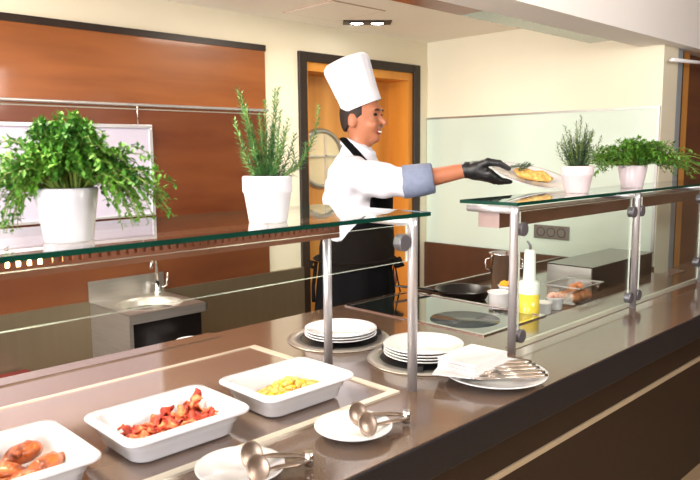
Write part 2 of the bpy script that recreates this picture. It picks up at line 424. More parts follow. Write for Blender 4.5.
# triple socket
so = thing('wall_socket', (XW - .008, 2.325, .965), 'grey metal triple power socket on the pale green wall panel', 'socket', rz=-PI / 2)
MB().box(-.128, .128, -.012, 0, -.045, .045).build('cover_plate', M_plate_w, so, bevel=.003)
for k in (-1, 0, 1):
    MB().lathe([(0, .003), (.024, .003), (.026, .0145), (.031, .0145), (.031, .012)], 24, (k * .075, 0, 0), T=Tp).build('socket_outlet', M_sockd, so)

# wall rail and hanging picture
ra = thing('wall_rail', (1.0, YW - .04, 1.755), 'long thin white metal rail across the cherry panelling', 'rail')
MB().tube([(-3.0, 0, 0), (1.60, 0, 0)], .009, 12).build('rod', M_silver, ra)
for x in (-2.0, -.2, 1.55): MB().tube([(x, 0, 0), (x, .04, 0)], .006, 8).build('bracket', M_chrome, ra)
pf = thing('hanging_picture', (1.165, YW - .04, 1.18), 'silver framed pale lavender picture hanging from the wall rail', 'picture')
MB().box(-.62, .64, -.005, .014, .01, .46).build('print', M_photo, pf)
MB().box(-.64, .66, -.015, .018, .455, .475).box(-.64, .66, -.015, .018, 0, .015).box(.64, .66, -.015, .018, .015, .455).box(-.64, -.62, -.015, .018, .015, .455).build('frame', M_silver, pf, bevel=.003)
for x in (-.55, .585): MB().tube([(x, -.004, .47), (x, -.004, .578), (x, .008, .59)], .0035, 8).build('hanger', M_chrome, pf)

# ================================================================== COUNTER
YF = .885
wt = MB()
# speckled slab in pieces, around hob and the sunken bay
def slab(x0, x1, y0, y1, z1=.9, z0=.862): wt.box(x0, x1, y0, y1, z0, z1)
slab(-.9, 1.855, YF, 1.96)
slab(1.855, 5.2, YF, 1.275)
slab(3.60, 5.2, 1.275, 1.36)
slab(1.855, 2.25, 1.935, 1.96)
slab(2.25, 3.60, 1.945, 1.96)
slab(2.25, 3.60, 1.275, 1.945, .868, .84)
wto = wt.build('buffet_worktop', M_stone); tag(wto, 'long speckled brown stone buffet worktop running across the room', 'worktop')
bx('front_edge', M_apron, -.9, 5.2, YF - .004, YF + .02, .812, .897, wto, bevel=.003)
bx('rear_upstand', M_stone, -.9, 1.25, 1.90, 1.965, .9, .904, wto)
bx('pane_reflection_strip', M_strip, 1.80, 5.1, 1.122, 1.160, .9, .9025, wto)  # pane edge's reflection in the worktop, built as a pale strip
cb = thing('counter_base', (1.5, 1.1, 0), 'dark brown counter front with a thin beige stripe', 'counter')
def pb(o): o.matrix_parent_inverse = Matrix.Translation((-1.5, -1.1, 0)); return o
pb(bx('front_panel', M_base, -.85, 5.15, 1.10, 1.13, 0, .862, cb))
pb(bx('beige_stripe', M_stripe, -.85, 5.15, 1.094, 1.10, .532, .552, cb))
pb(bx('carcass', M_base, -.85, 3.58, 1.13, 1.93, .02, .84, cb))

# hot plate in the counter
hp = thing('hot_plate', (.6, 1.42, .9), 'glossy heated glass plate with pale metal edging beneath the food trays', 'hot plate')
def ph(o): o.matrix_parent_inverse = Matrix.Translation((-.6, -1.42, -.9)); return o
ph(bx('glass_plate', M_hotglass, -.5, 1.24, 1.14, 1.72, .9, .903, hp))
ph(MB().box(-.515, 1.262, 1.118, 1.14, .9, .906).box(1.24, 1.262, 1.14, 1.72, .9, .906).box(-.515, 1.262, 1.72, 1.727, .9, .906).box(-.515, -.5, 1.14, 1.72, .9, .906).build('metal_edging', M_frame, hp))

# induction hob
hb = thing('induction_hob', (2.05, 1.6, .9), 'black glass cooking hob with round zone and steel rim behind the glass guard', 'hob')
def pq(o): o.matrix_parent_inverse = Matrix.Translation((-2.05, -1.6, -.9)); return o
pq(bx('hob_glass', M_hob, 1.868, 2.235, 1.29, 1.925, .868, .902, hb))
pq(MB().box(1.855, 1.868, 1.277, 1.935, .868, .905).box(2.235, 2.25, 1.277, 1.935, .868, .905).box(1.868, 2.235, 1.277, 1.29, .868, .905).box(1.868, 2.235, 1.925, 1.935, .868, .905).build('steel_rim', M_chrome, hb))
pq(MB().lathe([(0, .9032), (.125, .9032), (.125, .902)], 56, (2.0, 1.46, 0)).build('cooking_zone', M_zone, hb))

# ---------------- glass guards
def guard(x0, x1, yb, posts, rear, panes, label, clamps, railx, hx, hy, hz):
    g = thing('glass_guard', ((x0 + x1) / 2, 1.11, .9), label, 'glass shelf', 'glass guards along the buffet')
    ox, oy, oz = (x0 + x1) / 2, 1.11, .9
    def L(o): o.matrix_parent_inverse = Matrix.Translation((-ox, -oy, -oz)); return o
    t = MB(); z0, z1 = 1.345, 1.355; ya = 1.09
    v = [(x0, ya, z0), (x1, ya, z0), (x1, yb, z0), (x0, yb, z0), (x0, ya, z1), (x1, ya, z1), (x1, yb, z1), (x0, yb, z1)]
    t.add(v, [(0, 3, 2, 1), (4, 5, 6, 7)], 0); t.add(v, [(0, 1, 5, 4), (1, 2, 6, 5), (2, 3, 7, 6), (3, 0, 4, 7)], 1)
    L(t.build('glass_shelf', [M_glass, M_edge], g))
    for px in posts:
        p = MB().tube([(px, 1.11, .9), (px, 1.11, 1.32), (px, 1.11, 1.343)], .0125, 20)
        L(p.build('post', M_post, g))
    for px in rear:
        p = MB().tube([(px, 1.44, .9), (px, 1.44, 1.343)], .0125, 20)
        L(p.build('post', M_post, g))
    for px in railx:
        L(MB().tube([(px, 1.11, 1.331), (px, yb - .02, 1.331)], .0115, 16).build('cross_tube', M_post, g))
    for (a, b, za, zb, yy) in panes:
        y0 = yy; t = MB(); v = [(a, y0, za), (b, y0, za), (b, y0 + .006, za), (a, y0 + .006, za), (a, y0, zb), (b, y0, zb), (b, y0 + .006, zb), (a, y0 + .006, zb)]
        t.add(v, [(0, 1, 5, 4), (2, 3, 7, 6)], 0); t.add(v, [(0, 3, 2, 1), (4, 5, 6, 7), (1, 2, 6, 5), (3, 0, 4, 7)], 1)
        L(t.build('guard_pane', [M_pane, M_edge2], g))
    for (cx, cz) in clamps:
        c = MB().lathe([(0, -.012), (.0195, -.012), (.021, -.010), (.021, .010), (.0195, .012), (0, .012)], 28, (cx, 1.111, cz), T=Tp)
        c.sm = [False] * len(c.sm); L(c.build('clamp', M_gray, g))
    return g
guard(-.25, 1.346, 1.50, [1.30, -.15], [1.313, -.15], [(-.1, 1.278, 1.236, 1.327, 1.108)],
      'left glass serving shelf on steel posts carrying the bushy herb and tall rosemary',
      [(1.262, 1.284)], [1.306, -.15], None, None, None)
guard(1.74, 4.4, 1.295, [1.757, 2.60, 3.31, 4.3], [], [(1.79, 2.555, .925, 1.325, 1.108), (2.645, 3.275, .925, 1.325, 1.108), (3.35, 4.26, .925, 1.325, 1.108)],
      'right glass serving shelf with glass panes down to the worktop',
      [(1.80, 1.272), (1.80, .945), (2.565, 1.272), (2.565, .945), (2.635, 1.272), (2.635, .945), (3.262, 1.285), (3.262, 1.0)], [1.757, 2.60, 3.31, 4.3], None, None, None)

def heat_bridge(name_label, x0, x1, y0, y1, z0, z1, slots, m, tubes):
    g = thing('heat_lamp_bridge', ((x0 + x1) / 2, (y0 + y1) / 2, z1), name_label, 'heat lamp', 'heat lamps beneath the glass shelves')
    def L(o): o.matrix_parent_inverse = Matrix.Translation((-(x0 + x1) / 2, -(y0 + y1) / 2, -z1)); return o
    b = MB()
    # open-bottomed channel: top, front, back, two end caps
    b.box(x0, x1, y0, y1, z1 - .003, z1).box(x0, x1, y1 - .003, y1, z0, z1 - .003)
    if slots:
        zs0, zs1 = z1 - .028, z1 - .016
        b.box(x0, x1, y0, y0 + .003, z0, zs0); b.box(x0, x1, y0, y0 + .003, zs1, z1 - .003)
        x = x0
        while x < x1 - .02:
            b.box(x, x + .012, y0, y0 + .003, zs0, zs1); x += .020
        b.box(x, x1, y0, y0 + .003, zs0, zs1)
    else:
        b.box(x0, x1, y0, y0 + .003, z0, z1 - .003)
    L(b.build('housing', m, g))
    for (ea, eb) in ((x0 - .002, x0), (x1, x1 + .002)): L(MB().box(ea, eb, y0, y1, z0, z1).build('end_cap', M_capm, g))
    for (a, c) in tubes:
        L(MB().tube([(a, (y0 + y1) / 2, z0 + .022), (c, (y0 + y1) / 2, z0 + .022)], .007, 10).build('heat_tube', M_tube, g))
    return g
heat_bridge('perforated steel heat lamp strip beneath the left glass shelf', -.2, 1.295, 1.37, 1.46, 1.272, 1.322, True, M_lampbox, [(-.1, .52)])
heat_bridge('dark brown heat lamp housing beneath the right glass shelf', 1.775, 4.35, 1.172, 1.248, 1.272, 1.319, False, M_brownwain, [])
# ================================================================== AISLE FIXTURES
sk = thing('sink_cabinet', (1.65, 3.16, 0), 'stainless steel hand wash sink on a dark cabinet against the back wall', 'sink')
def pk(o): o.matrix_parent_inverse = Matrix.Translation((-1.65, -3.16, 0)); return o
X0, X1, Y0, Y1, ZS = 1.45, 1.865, 2.95, 3.37, .762
pk(bx('cabinet_body', M_black, X0 + .02, X1 - .015, Y0 + .03, Y1, .08, ZS - .04, sk))
pk(bx('steel_side', M_steel, X0, X0 + .02, Y0 + .005, Y1, .08, ZS - .003, sk))
pk(bx('plinth', M_black, X0 + .04, X1 - .04, Y0 + .06, Y1, 0, .08, sk))
# top with round hole
cx, cy, rh = 1.655, 3.14, .155
tp = MB(); n = 48
outer = []; inner = []
for k in range(n):
    a = 2 * PI * k / n; ca, sa = math.cos(a), math.sin(a)
    sc_ = min(((X1 - cx) if ca > 0 else (cx - X0)) / max(abs(ca), 1e-6), ((Y1 - cy) if sa > 0 else (cy - Y0)) / max(abs(sa), 1e-6))
    outer.append((cx + ca * sc_, cy + sa * sc_, ZS)); inner.append((cx + ca * rh, cy + sa * rh, ZS))
for (px, py) in ((X0, Y0), (X1, Y0), (X0, Y1), (X1, Y1)):
    i = min(range(n), key=lambda q: (outer[q][0] - px) ** 2 + (outer[q][1] - py) ** 2); outer[i] = (px, py, ZS)
tp.add(outer + inner, [(k, (k + 1) % n, n + (k + 1) % n, n + k) for k in range(n)])
tp.box(X0, X1, Y0, Y0 + .004, ZS - .045, ZS).box(X1 - .004, X1, Y0, Y1, ZS - .045, ZS)
pk(tp.build('sink_top', M_steel, sk))
pk(MB().lathe([(.02, -.1), (.10, -.098), (.135, -.07), (.15, -.02), (.155, 0), (.16, .002), (.165, 0)], 48, (cx, cy, ZS)).build('basin', M_basin, sk))
pk(MB().lathe([(0, -.096), (.02, -.096), (.024, -.1)], 20, (cx, cy, ZS)).build('drain', M_gray, sk))
pk(bx('backsplash', M_steel, X0 - .005, X1, Y1 - .004, Y1 + .004, ZS, .868, sk))
fx, fy = 1.80, 3.32
fc = pk(MB().lathe([(.02, 0), (.02, .012), (.013, .02), (.012, .06)], 20, (fx, fy, ZS)).tube([(fx, fy, ZS + .05), (fx, fy, ZS + .15), (fx - .012, fy - .012, ZS + .19), (fx - .04, fy - .04, ZS + .202), (fx - .065, fy - .065, ZS + .18), (fx - .07, fy - .07, ZS + .15)], .0085, 12).build('tap', M_chrome, sk))
hl = MB().tube([(fx + .02, fy, ZS + .03), (fx + .05, fy - .01, ZS + .04), (fx + .055, fy - .01, ZS + .11)], .006, 10).build('tap_lever', M_chrome, fc)

bn = thing('waste_bin', (1.70, 2.84, 0), 'small white round bin in front of the sink cabinet', 'bin')
MB().lathe([(0, 0), (.05, 0), (.064, .60), (.060, .60), (.05, .02), (0, .02)], 32).build('bin_body', M_bin, bn)
MB().lathe([(.060, .60), (.060, .622), (.070, .622), (.070, .595), (.064, .595)], 32).build('bin_rim', M_bin, bn)
cr = thing('storage_crate', (.80, 3.18, 0), 'dark red plastic crate on the floor by the steel wall', 'crate')
MB().box(-.29, .31, -.16, .16, 0, .46).build('crate_body', M_red, cr, bevel=.01)
MB().box(-.30, .32, -.17, .17, .46, .50).build('crate_lid', M_red, cr, bevel=.008)

# appliance box on the counter
ab = thing('steel_appliance', (2.95, 1.42, .868), 'low black appliance with dark metal top and steel side, behind the eggs', 'appliance')
def pa(o): o.matrix_parent_inverse = Matrix.Translation((-2.95, -1.42, -.868)); return o
pa(bx('body', M_black, 2.915, 3.565, 1.432, 1.65, .868, .976, ab))
pa(bx('top_plate', M_boxtop, 2.905, 3.57, 1.428, 1.655, .976, .981, ab, bevel=.001))
pa(bx('steel_side', M_steel, 2.904, 2.915, 1.432, 1.65, .868, .976, ab))

# ================================================================== PLATES AND FOOD
def plate_prof(r):
    return [(0, .003), (r * .55, .003), (r * .62, .006), (r * .95, .019), (r, .022), (r * 1.0, .0245), (r * .95, .0225), (r * .64, .0105), (r * .58, .0075), (0, .0075)][::-1]
def plate(name, loc, r, label, group=None, rot=None):
    o = MB().lathe([(p[0], p[1]) for p in plate_prof(r)] , 56).build(name, M_porc, None, loc, rot)
    foot = None
    return tag(o, label, 'plate', group)
def stack(cx, cy, z0, n, what):
    nm = {0: 'bottom', n - 1: 'topmost'}
    for k in range(n):
        pos = nm.get(k, ['', 'second', 'third', 'fourth', 'fifth'][k] + ' from the bottom')
        plate('dinner_plate', (cx + R_.uniform(-.001, .001), cy, z0 + k * .0085), .117, 'white dinner plate, %s in the %s' % (pos, what), 'stacked dinner plates on the worktop')
stack(1.505, 1.590, .9015, 3, 'rear stack behind the left guard post')
stack(1.528, 1.262, .9015, 4, 'front stack beside the steel guard post')
def dispenser(cx, cy, lab):
    g = thing('plate_dispenser', (cx, cy, .9), lab, 'plate dispenser', 'round plate dispensers in the worktop')
    MB().lathe([(.128, .0015), (.128, .004), (.165, .005), (.168, .0015)], 56).build('steel_ring', M_steel, g)
    MB().lathe([(0, .0012), (.128, .0012)], 56).build('dark_well', M_black, g)
    for k in range(3):
        a = k * 2.1 + .6 + PI
        MB().box(-.012, .012, -.012, .012, 0, .014, T=Matrix.Translation((math.cos(a) * .134, math.sin(a) * .134, .002)) @ Matrix.Rotation(a, 4, 'Z')).build('guide_block', M_black, g)
dispenser(1.51, 1.605, 'round steel plate dispenser ring under the rear plate stack')
dispenser(1.535, 1.268, 'round steel plate dispenser ring under the front plate stack')

def tray(name, x0, x1, y0, y1, label):
    g = thing(name, ((x0 + x1) / 2, (y0 + y1) / 2, .906), label, 'serving tray', 'white food trays on the hot plate')
    W, D = (x1 - x0) / 2, (y1 - y0) / 2
    def rr(w, d, r, z, n=6):
        o = []
        for (sx, sy, a0) in ((1, 1, 0), (-1, 1, PI / 2), (-1, -1, PI), (1, -1, 1.5 * PI)):
            for k in range(n + 1):
                a = a0 + PI / 2 * k / n
                o.append((sx * (w - r) + math.cos(a) * r, sy * (d - r) + math.sin(a) * r, z))
        return o
    rings = [rr(W * .0 + .01, .01, .004, 0), rr(W - .034, D - .034, .03, 0), rr(W - .026, D - .026, .032, .006), rr(W - .020, D - .020, .034, .030), rr(W - .0165, D - .0165, .034, .032),
             rr(W - .014, D - .014, .034, .048), rr(W - .002, D - .002, .026, .050), rr(W, D, .026, .053), rr(W, D, .026, .058), rr(W - .004, D - .004, .026, .062),
             rr(W - .014, D - .014, .03, .062), rr(W - .020, D - .020, .032, .056), rr(W - .026, D - .026, .03, .014), rr(W - .036, D - .036, .026, .007), rr(.01, .01, .004, .007)]
    n = len(rings[0]); vs = [p for r in rings for p in r]; fs = []
    for i in range(len(rings) - 1):
        for k in range(n): fs.append((i * n + k, i * n + (k + 1) % n, (i + 1) * n + (k + 1) % n, (i + 1) * n + k))
    MB().add(vs, fs, 0, True).build('tray_body', M_melam, g)
    return g
tray('food_tray', .225, .515, 1.165, 1.415, 'white rectangular tray of roast chicken, nearest the left edge')
tray('food_tray', .560, .845, 1.165, 1.385, 'white rectangular tray of fried bacon, the middle tray')
tray('food_tray', .886, 1.160, 1.165, 1.378, 'white rectangular tray of scrambled egg, the rightmost tray')

# chicken pieces: each one continuous lump
def chicken(loc, rz, sc_, seed, lab):
    S = SDF((-.055, -.035, -.03), (.055, .035, .035), .0026)
    rr = random.Random(seed)
    S.u(S.ell((.012, 0, 0), (.030, .021, .018)), 0)
    S.u(S.ell((-.006, .004, .002), (.024, .017, .015)), .01)
    S.u(S.cone((-.01, 0, 0), (-.042, 0, -.002), .012, .0065), .01)
    S.u(S.ell((-.045, 0, -.002), (.008, .009, .007)), .006)
    for _ in range(16):
        S.u(S.ell((rr.uniform(-.02, .035), rr.uniform(-.015, .015), rr.uniform(-.004, .014)), (rr.uniform(.004, .009),) * 3), .003)
    o = S.mesh('chicken_piece', M_chick); o.location = loc; o.rotation_euler = (rr.uniform(-.4, .4), rr.uniform(-.25, .25), rz); o.scale = (sc_,) * 3
    return tag(o, lab, 'chicken', 'roast chicken pieces in the left tray')
cp = [(.448, 1.272, .932, -2.5, 1.1, 'golden chicken drumstick at the right end of the left tray'),
      (.425, 1.335, .940, .3, 1.05, 'roast chicken piece at the rear of the left tray'),
      (.385, 1.285, .934, 2.4, 1.05, 'dark roast chicken piece in the middle of the left tray'),
      (.340, 1.340, .936, 1.2, 1.1, 'roast chicken piece in the left tray by the frame edge'),
      (.395, 1.235, .930, -.4, 1.0, 'roast chicken piece at the front of the left tray'),
      (.330, 1.260, .934, 2.9, 1.0, 'roast chicken piece near the front left of its tray'),
      (.290, 1.310, .930, .8, 1.1, 'roast chicken piece at the far left of its tray')]
for i, (x, y, z, rz, q, lab) in enumerate(cp): chicken((x, y, z), rz, q, i, lab)

# bacon strips
def bacon_mesh(seed, m):
    rr = random.Random(seed); n = 16; Lh = rr.uniform(.03, .055); W = rr.uniform(.007, .012); vs = []; fs = []
    p1, p2 = rr.uniform(0, 6), rr.uniform(0, 6); bend = rr.uniform(-.012, .012)
    for i in range(n):
        t = i / (n - 1) * 2 - 1
        z = .006 * math.sin(t * 7 + p1) + .003 * math.sin(t * 15 + p2); y = bend * t * t + .003 * math.sin(t * 5 + p2)
        tw = .5 * math.sin(t * 6 + p2); w = W * (1 - .3 * abs(t) ** 3) * (1 + .2 * math.sin(t * 11 + p1))
        cy, sz = math.cos(tw) * w, math.sin(tw) * w
        for (a, dz) in ((-1, -.0014), (0, -.0024), (1, -.0014), (1, .0014), (0, .0024 + .001 * math.sin(t * 9)), (-1, .0014)):
            vs.append((t * Lh, y + a * cy, z + a * sz + dz))
    for i in range(n - 1):
        for k in range(6): fs.append((i * 6 + k, i * 6 + (k + 1) % 6, (i + 1) * 6 + (k + 1) % 6, (i + 1) * 6 + k))
    fs += [tuple(range(6))[::-1], tuple((n - 1) * 6 + k for k in range(6))]
    return MB().add(vs, fs, 0, True)
protos = [bacon_mesh(s_, None).build('bacon_strip', M_bacon if s_ % 3 else M_bacon2) for s_ in range(8)]
k = 0
for i in range(52):
    o = protos[i] if i < 8 else protos[i % 8].copy()
    if i >= 8: COL.objects.link(o)
    t = R_.random(); x = .622 + .165 * t + R_.uniform(-.006, .006); y = 1.272 + R_.uniform(-.045, .045) * (1 - .4 * abs(t - .5))
    lvl = i / 52
    z = .922 + lvl * .034 * (1 - abs(t - .55))
    o.location = (x, y, z)
    o.rotation_euler = (R_.uniform(-.5, .5), R_.uniform(-.3, .3), R_.choice([-.1, .1, .3, -.5, .7, 2.6]) + R_.uniform(-.3, .3))
    if i in (30, 34, 38): o.location = (.775 + (i - 34) * .004, 1.300, .938); o.rotation_euler = (.6, -.6 + (i - 34) * .12, .6 + (i - 34) * .3)
    tag(o, 'crisp bacon strip standing upright at the rear of the bacon heap' if i in (30, 34, 38) else 'crisp reddish fried bacon strip lying in the heap in the middle tray', 'bacon', 'bacon strips in the middle tray')
# scrambled egg: uncountable curds
eg = MB(); ico = bmesh.new(); bmesh.ops.create_icosphere(ico, subdivisions=1, radius=1)
icv = [v.co.copy() for v in ico.verts]; icf = [tuple(v.index for v in f.verts) for f in ico.faces]; ico.free()
for i in range(800):
    a = R_.uniform(0, 2 * PI); q = math.sqrt(R_.random())
    x = math.cos(a) * q * .102; y = math.sin(a) * q * .062
    hz = .030 * (1 - q * q) + .008 * math.sin(x * 60 + 1) * (1 - q)
    rr = R_.uniform(.004, .0085); c = Vector((x, y, .008 + max(0, hz) * R_.uniform(.5, 1)))
    sx, sy, sz = R_.uniform(.8, 1.5), R_.uniform(.8, 1.4), R_.uniform(.6, 1); cr_, sr = math.cos(a * 3), math.sin(a * 3)
    eg.add([c + Vector(((v.x * cr_ - v.y * sr) * sx, (v.x * sr + v.y * cr_) * sy, v.z * sz)) * rr for v in icv], icf, 0 if R_.random() < .85 else 1, True)
o = eg.build('scrambled_egg', [M_egg, M_orange], None, (1.03, 1.275, .912)); tag(o, 'yellow scrambled egg curds heaped in the rightmost white tray', 'scrambled egg', kind='stuff')

# small plates with tongs
plate('side_plate', (.998, 1.018, .9), .084, 'small white side plate holding tongs, before the egg tray')
plate('side_plate', (.713, 1.032, .9), .084, 'small white side plate holding tongs, before the bacon tray')
def tongs(loc, rz, lab):
    g = thing('serving_tongs', loc, lab, 'tongs', 'steel serving tongs on side plates', rz=rz)
    for sgn in (1, -1):
        z0 = .018 + (.004 if sgn > 0 else 0)
        MB().tube([(0, sgn * .006, z0), (-.03, sgn * .016, z0 + .003), (-.065, sgn * .023, z0 + .006), (-.088, sgn * .026, z0 + .006)], [.006, .0095, .0085, .005], 10, flat=.45, ring_up=(0, 0, 1)).build('tong_arm', M_tong, g)
        # scoop: concave oval bowl standing on edge
        T = Matrix.Translation((-.106, sgn * .027, z0 + .012)) @ Matrix.Rotation(PI / 2 * .72, 4, 'X')
        pr = [(a_ * .95, b_ * .45) for a_, b_ in [(0, -.012), (.010, -.010), (.018, -.004), (.022, .003), (.0232, .004), (.0208, .0035), (.017, -.002), (.0095, -.0075), (0, -.0095)]]
        MB().lathe(pr, 24, T=T @ Matrix.Scale(1.2, 4, (0, 1, 0))).build('scoop', M_tong, g)
    MB().tube([(.0, 0, .006), (.0, 0, .034)], .009, 14).build('hinge', M_chrome, g)
    return g
tongs((1.118, .972, .9), math.radians(-22), 'steel serving tongs on the small plate before the egg tray')
tongs((.826, .965, .9), math.radians(-24), 'steel serving tongs on the small plate at the bottom edge')

# plate of napkins and cutlery
plate('cutlery_plate', (1.516, 1.005, .9), .136, 'white plate holding napkins and cutlery, before the right guard post')
napc = (1.497, 1.064)
for k in range(8):
    T = Matrix.Translation((napc[0] + R_.uniform(-.002, .002), napc[1] + R_.uniform(-.002, .002), .9245 + k * .0048)) @ Matrix.Rotation(math.radians(3) + R_.uniform(-.02, .02), 4, 'Z')
    nb = MB(); w_ = .084
    nb.box(-w_, w_, -w_ * .68, w_ * .68, 0, .0045)
    o = nb.build('paper_napkin', M_napkin, None, T.translation, T.to_euler(), bevel=.0016)
    tag(o, 'white folded paper napkin, %s of the pile beside the cutlery' % ['bottom', 'second', 'third', 'fourth', 'fifth', 'sixth', 'seventh', 'topmost'][k], 'napkin', 'folded napkins on the cutlery plate')
o = MB().box(-.06, .06, -.05, .05, 0, .003).build('paper_napkin', M_napkin, None, (1.430, 1.075, .9265), (.02, .08, .5), bevel=.001); tag(o, 'loose white napkin corner sticking out left beneath the napkin pile', 'napkin', 'folded napkins on the cutlery plate')
dirn = Vector((.80, -.60, 0)); per = Vector((.60, .80, 0))
for k in range(9):
    g = thing('table_fork' if k % 2 else 'table_knife', Vector((1.528, .985, .930 + (k % 2) * .003)) + per * ((k - 4) * .0155), None, 'fork' if k % 2 else 'knife', 'cutlery beside the napkins', rz=math.atan2(-.60, .80) + R_.uniform(-.05, .05))
    tag(g, 'steel %s beside the napkins, %s of the cutlery row' % ('table fork' if k % 2 else 'table knife', ['nearest the plate front', 'second from the front', 'third from the front', 'fourth from the front', 'in the middle', 'fourth from the back', 'third from the back', 'second from the back', 'rearmost'][k]))
    MB().tube([(-.02, 0, 0), (.03, 0, 0), (.07, 0, .001), (.09, 0, .002)], [.004, .006, .008, .0065], 10, flat=.6, ring_up=(0, 0, 1)).build('handle', M_cutl, g)
    if k % 2:
        MB().tube([(-.02, 0, 0), (-.05, 0, -.002), (-.062, 0, -.001)], [.0028, .006, .010], 8, flat=.25, ring_up=(0, 0, 1)).build('fork_head', M_cutl, g)
    else:
        MB().tube([(-.02, 0, 0), (-.04, 0, 0), (-.085, 0, 0), (-.10, 0, 0)], [.003, .009, .009, .003], 8, flat=.15, ring_up=(0, 0, 1)).build('blade', M_cutl, g)

# ramekins etc. in the bay
def bowl(loc, r, h_, fill, lab, fl):
    g = thing('ramekin', loc, lab, 'bowl', 'small white bowls beside the hob')
    MB().lathe([(0, 0), (r * .82, 0), (r * .86, .004), (r * .97, h_ - .006), (r * 1.03, h_ - .004), (r * 1.03, h_), (r * .95, h_), (r * .90, h_ - .006), (r * .8, .008), (0, .008)], 36).build('bowl_body', M_porc, g)
    f = MB().lathe([(r * .93, h_ - .008), (r * .6, h_ - .002), (0, h_ + .003)], 24, mod=lambda i, a: 1 + .02 * math.sin(5 * a))
    if fl:
        for _ in range(46):
            a = R_.uniform(0, 6.28); q = math.sqrt(R_.random()) * r * .8; rr = R_.uniform(.003, .006)
            f.box(-rr, rr, -rr, rr, -rr, rr, T=Matrix.Translation((math.cos(a) * q, math.sin(a) * q, h_ + .002 + R_.uniform(0, .004) + (1 - q / r) * .006)) @ Matrix.Rotation(a * 5, 4, 'Z') @ Matrix.Rotation(a * 3, 4, 'X'))
    c = f.build('filling', fill, g); c['label'] = fl or 'smooth cream filling'
bowl((2.375, 1.565, .868), .046, .066, M_cream, 'white ramekin beside the frying pan, left of the guard post', '')
bowl((2.50, 1.60, .868), .044, .070, M_orange, 'white ramekin of diced orange food in front of the steel pot', 'diced orange pieces')
bowl((2.405, 1.378, .868), .034, .046, M_cream, 'white ramekin of cream just right of the oil bottle', '')
bowl((2.505, 1.385, .868), .034, .050, M_pink, 'white ramekin of diced ham between cream bowl and eggs', 'pink diced ham')
bowl((2.44, 1.49, .868), .032, .048, M_cream, 'white ramekin of cream partly hidden behind the oil bottle', '')

# oil bottle
g = thing('oil_bottle', (2.262, 1.358, .868), 'squeeze bottle of yellow oil with tall white spout by the right guard post', 'bottle')
MB().lathe([(0, 0), (.036, 0), (.0385, .004), (.0385, .105), (0, .105)], 36).build('oil', M_oil, g)
MB().lathe([(.0385, .105), (.0385, .145), (.036, .150), (.024, .152), (0, .152)], 36).build('bottle_shoulder', M_plast, g)
MB().lathe([(.024, .152), (.023, .17), (.0205, .262), (.017, .270), (0, .271)], 28).build('spout_tube', M_plast, g)
MB().tube([(0, 0, .268), (.001, 0, .285), (-.012, .006, .302)], [.006, .005, .0035], 10).build('pour_tip', M_gray, g)

# frying pan
g = thing('frying_pan', (2.40, 1.765, .868), 'black frying pan with long handle on the hob unit', 'pan')
MB().lathe([(0, 0), (.085, 0), (.10, .008), (.118, .045), (.122, .047), (.115, .045), (.096, .012), (.083, .005), (0, .005)], 48).build('pan_body', M_black, g)
hd = Vector((-.72, .52, 0)).normalized()
MB().tube([hd * .112 + Vector((0, 0, .038)), hd * .16 + Vector((0, 0, .050)), hd * .30 + Vector((0, 0, .070))], [.008, .009, .008], 12, flat=.6, ring_up=(0, 0, 1)).build('pan_handle', M_black, g)
# steel pot
g = thing('steel_pot', (2.70, 1.755, .868), 'tall stainless steel pot with side handles behind the ramekins', 'pot')
MB().lathe([(0, 0), (.052, 0), (.056, .004), (.064, .165), (.069, .168), (.069, .172), (.061, .170), (.054, .008), (0, .008)], 44).build('pot_body', M_chrome, g)
for sgn in (1, -1):
    q = Vector((-.716 * sgn, .698 * sgn, 0))
    MB().tube([q * .060 + Vector((0, 0, .150)), q * .085 + Vector((0, 0, .140)), q * .085 + Vector((0, 0, .10)), q * .058 + Vector((0, 0, .09))], .004, 8).build('pot_handle', M_chrome, g)

# egg container
g = thing('egg_container', (2.53, 1.50, .868), 'clear plastic container holding brown eggs before the black appliance', 'container')
g.location = (2.66 - .09, 1.43, .868); g.scale = (1, 1, 1)
g.location = (2.69, 1.405, .868)
b = MB(); w0, w1, hh = .078, .094, .078
def ring(w_, z): return [(-w_, -w_ * .8, z), (w_, -w_ * .8, z), (w_, w_ * .8, z), (-w_, w_ * .8, z)]
vs = ring(w0, 0) + ring(w1, hh); b.add(vs, [(0, 3, 2, 1)] + [(k, (k + 1) % 4, 4 + (k + 1) % 4, 4 + k) for k in range(4)])
b.build('container_body', M_clear, g)
vs = ring(w1, hh) + ring(w1 + .014, hh + .002) + ring(w1 + .014, hh - .002) + ring(w1, hh - .002)
MB().add(vs, [(k + 4 * j, (k + 1) % 4 + 4 * j, ((k + 1) % 4 + 4 * j + 4) % 16, (k + 4 * j + 4) % 16) for j in range(4) for k in range(4)]).build('container_rim', M_alu, g)
egp = [(r_, z_) for r_, z_ in [(0, -.022), (.010, -.0205), (.0165, -.013), (.0195, -.002), (.0185, .010), (.013, .021), (.006, .0265), (0, .028)]]
ep = [(-.036, -.030, .026), (.006, -.030, .026), (.044, -.028, .026), (-.036, .018, .026), (.006, .020, .026), (.044, .018, .026), (-.018, -.008, .058), (.026, -.008, .060)]
eo = None
for k, (x, y, z) in enumerate(ep):
    if eo is None: eo = MB().lathe(egp, 24).build('brown_egg', M_eggsh); o = eo
    else: o = eo.copy(); COL.objects.link(o)
    o.location = Vector((2.69, 1.405, .868)) + Vector((x * 1.25, y * 1.25, z)); o.rotation_euler = (R_.uniform(1.1, 1.6), R_.uniform(-.3, .3), R_.uniform(0, 6))
    tag(o, 'brown egg in the clear container, %s' % ['front row left', 'front row middle', 'front row right', 'back row left', 'back row middle', 'back row right', 'left of the two on top', 'right of the two on top'][k], 'egg', 'brown eggs in the clear container')

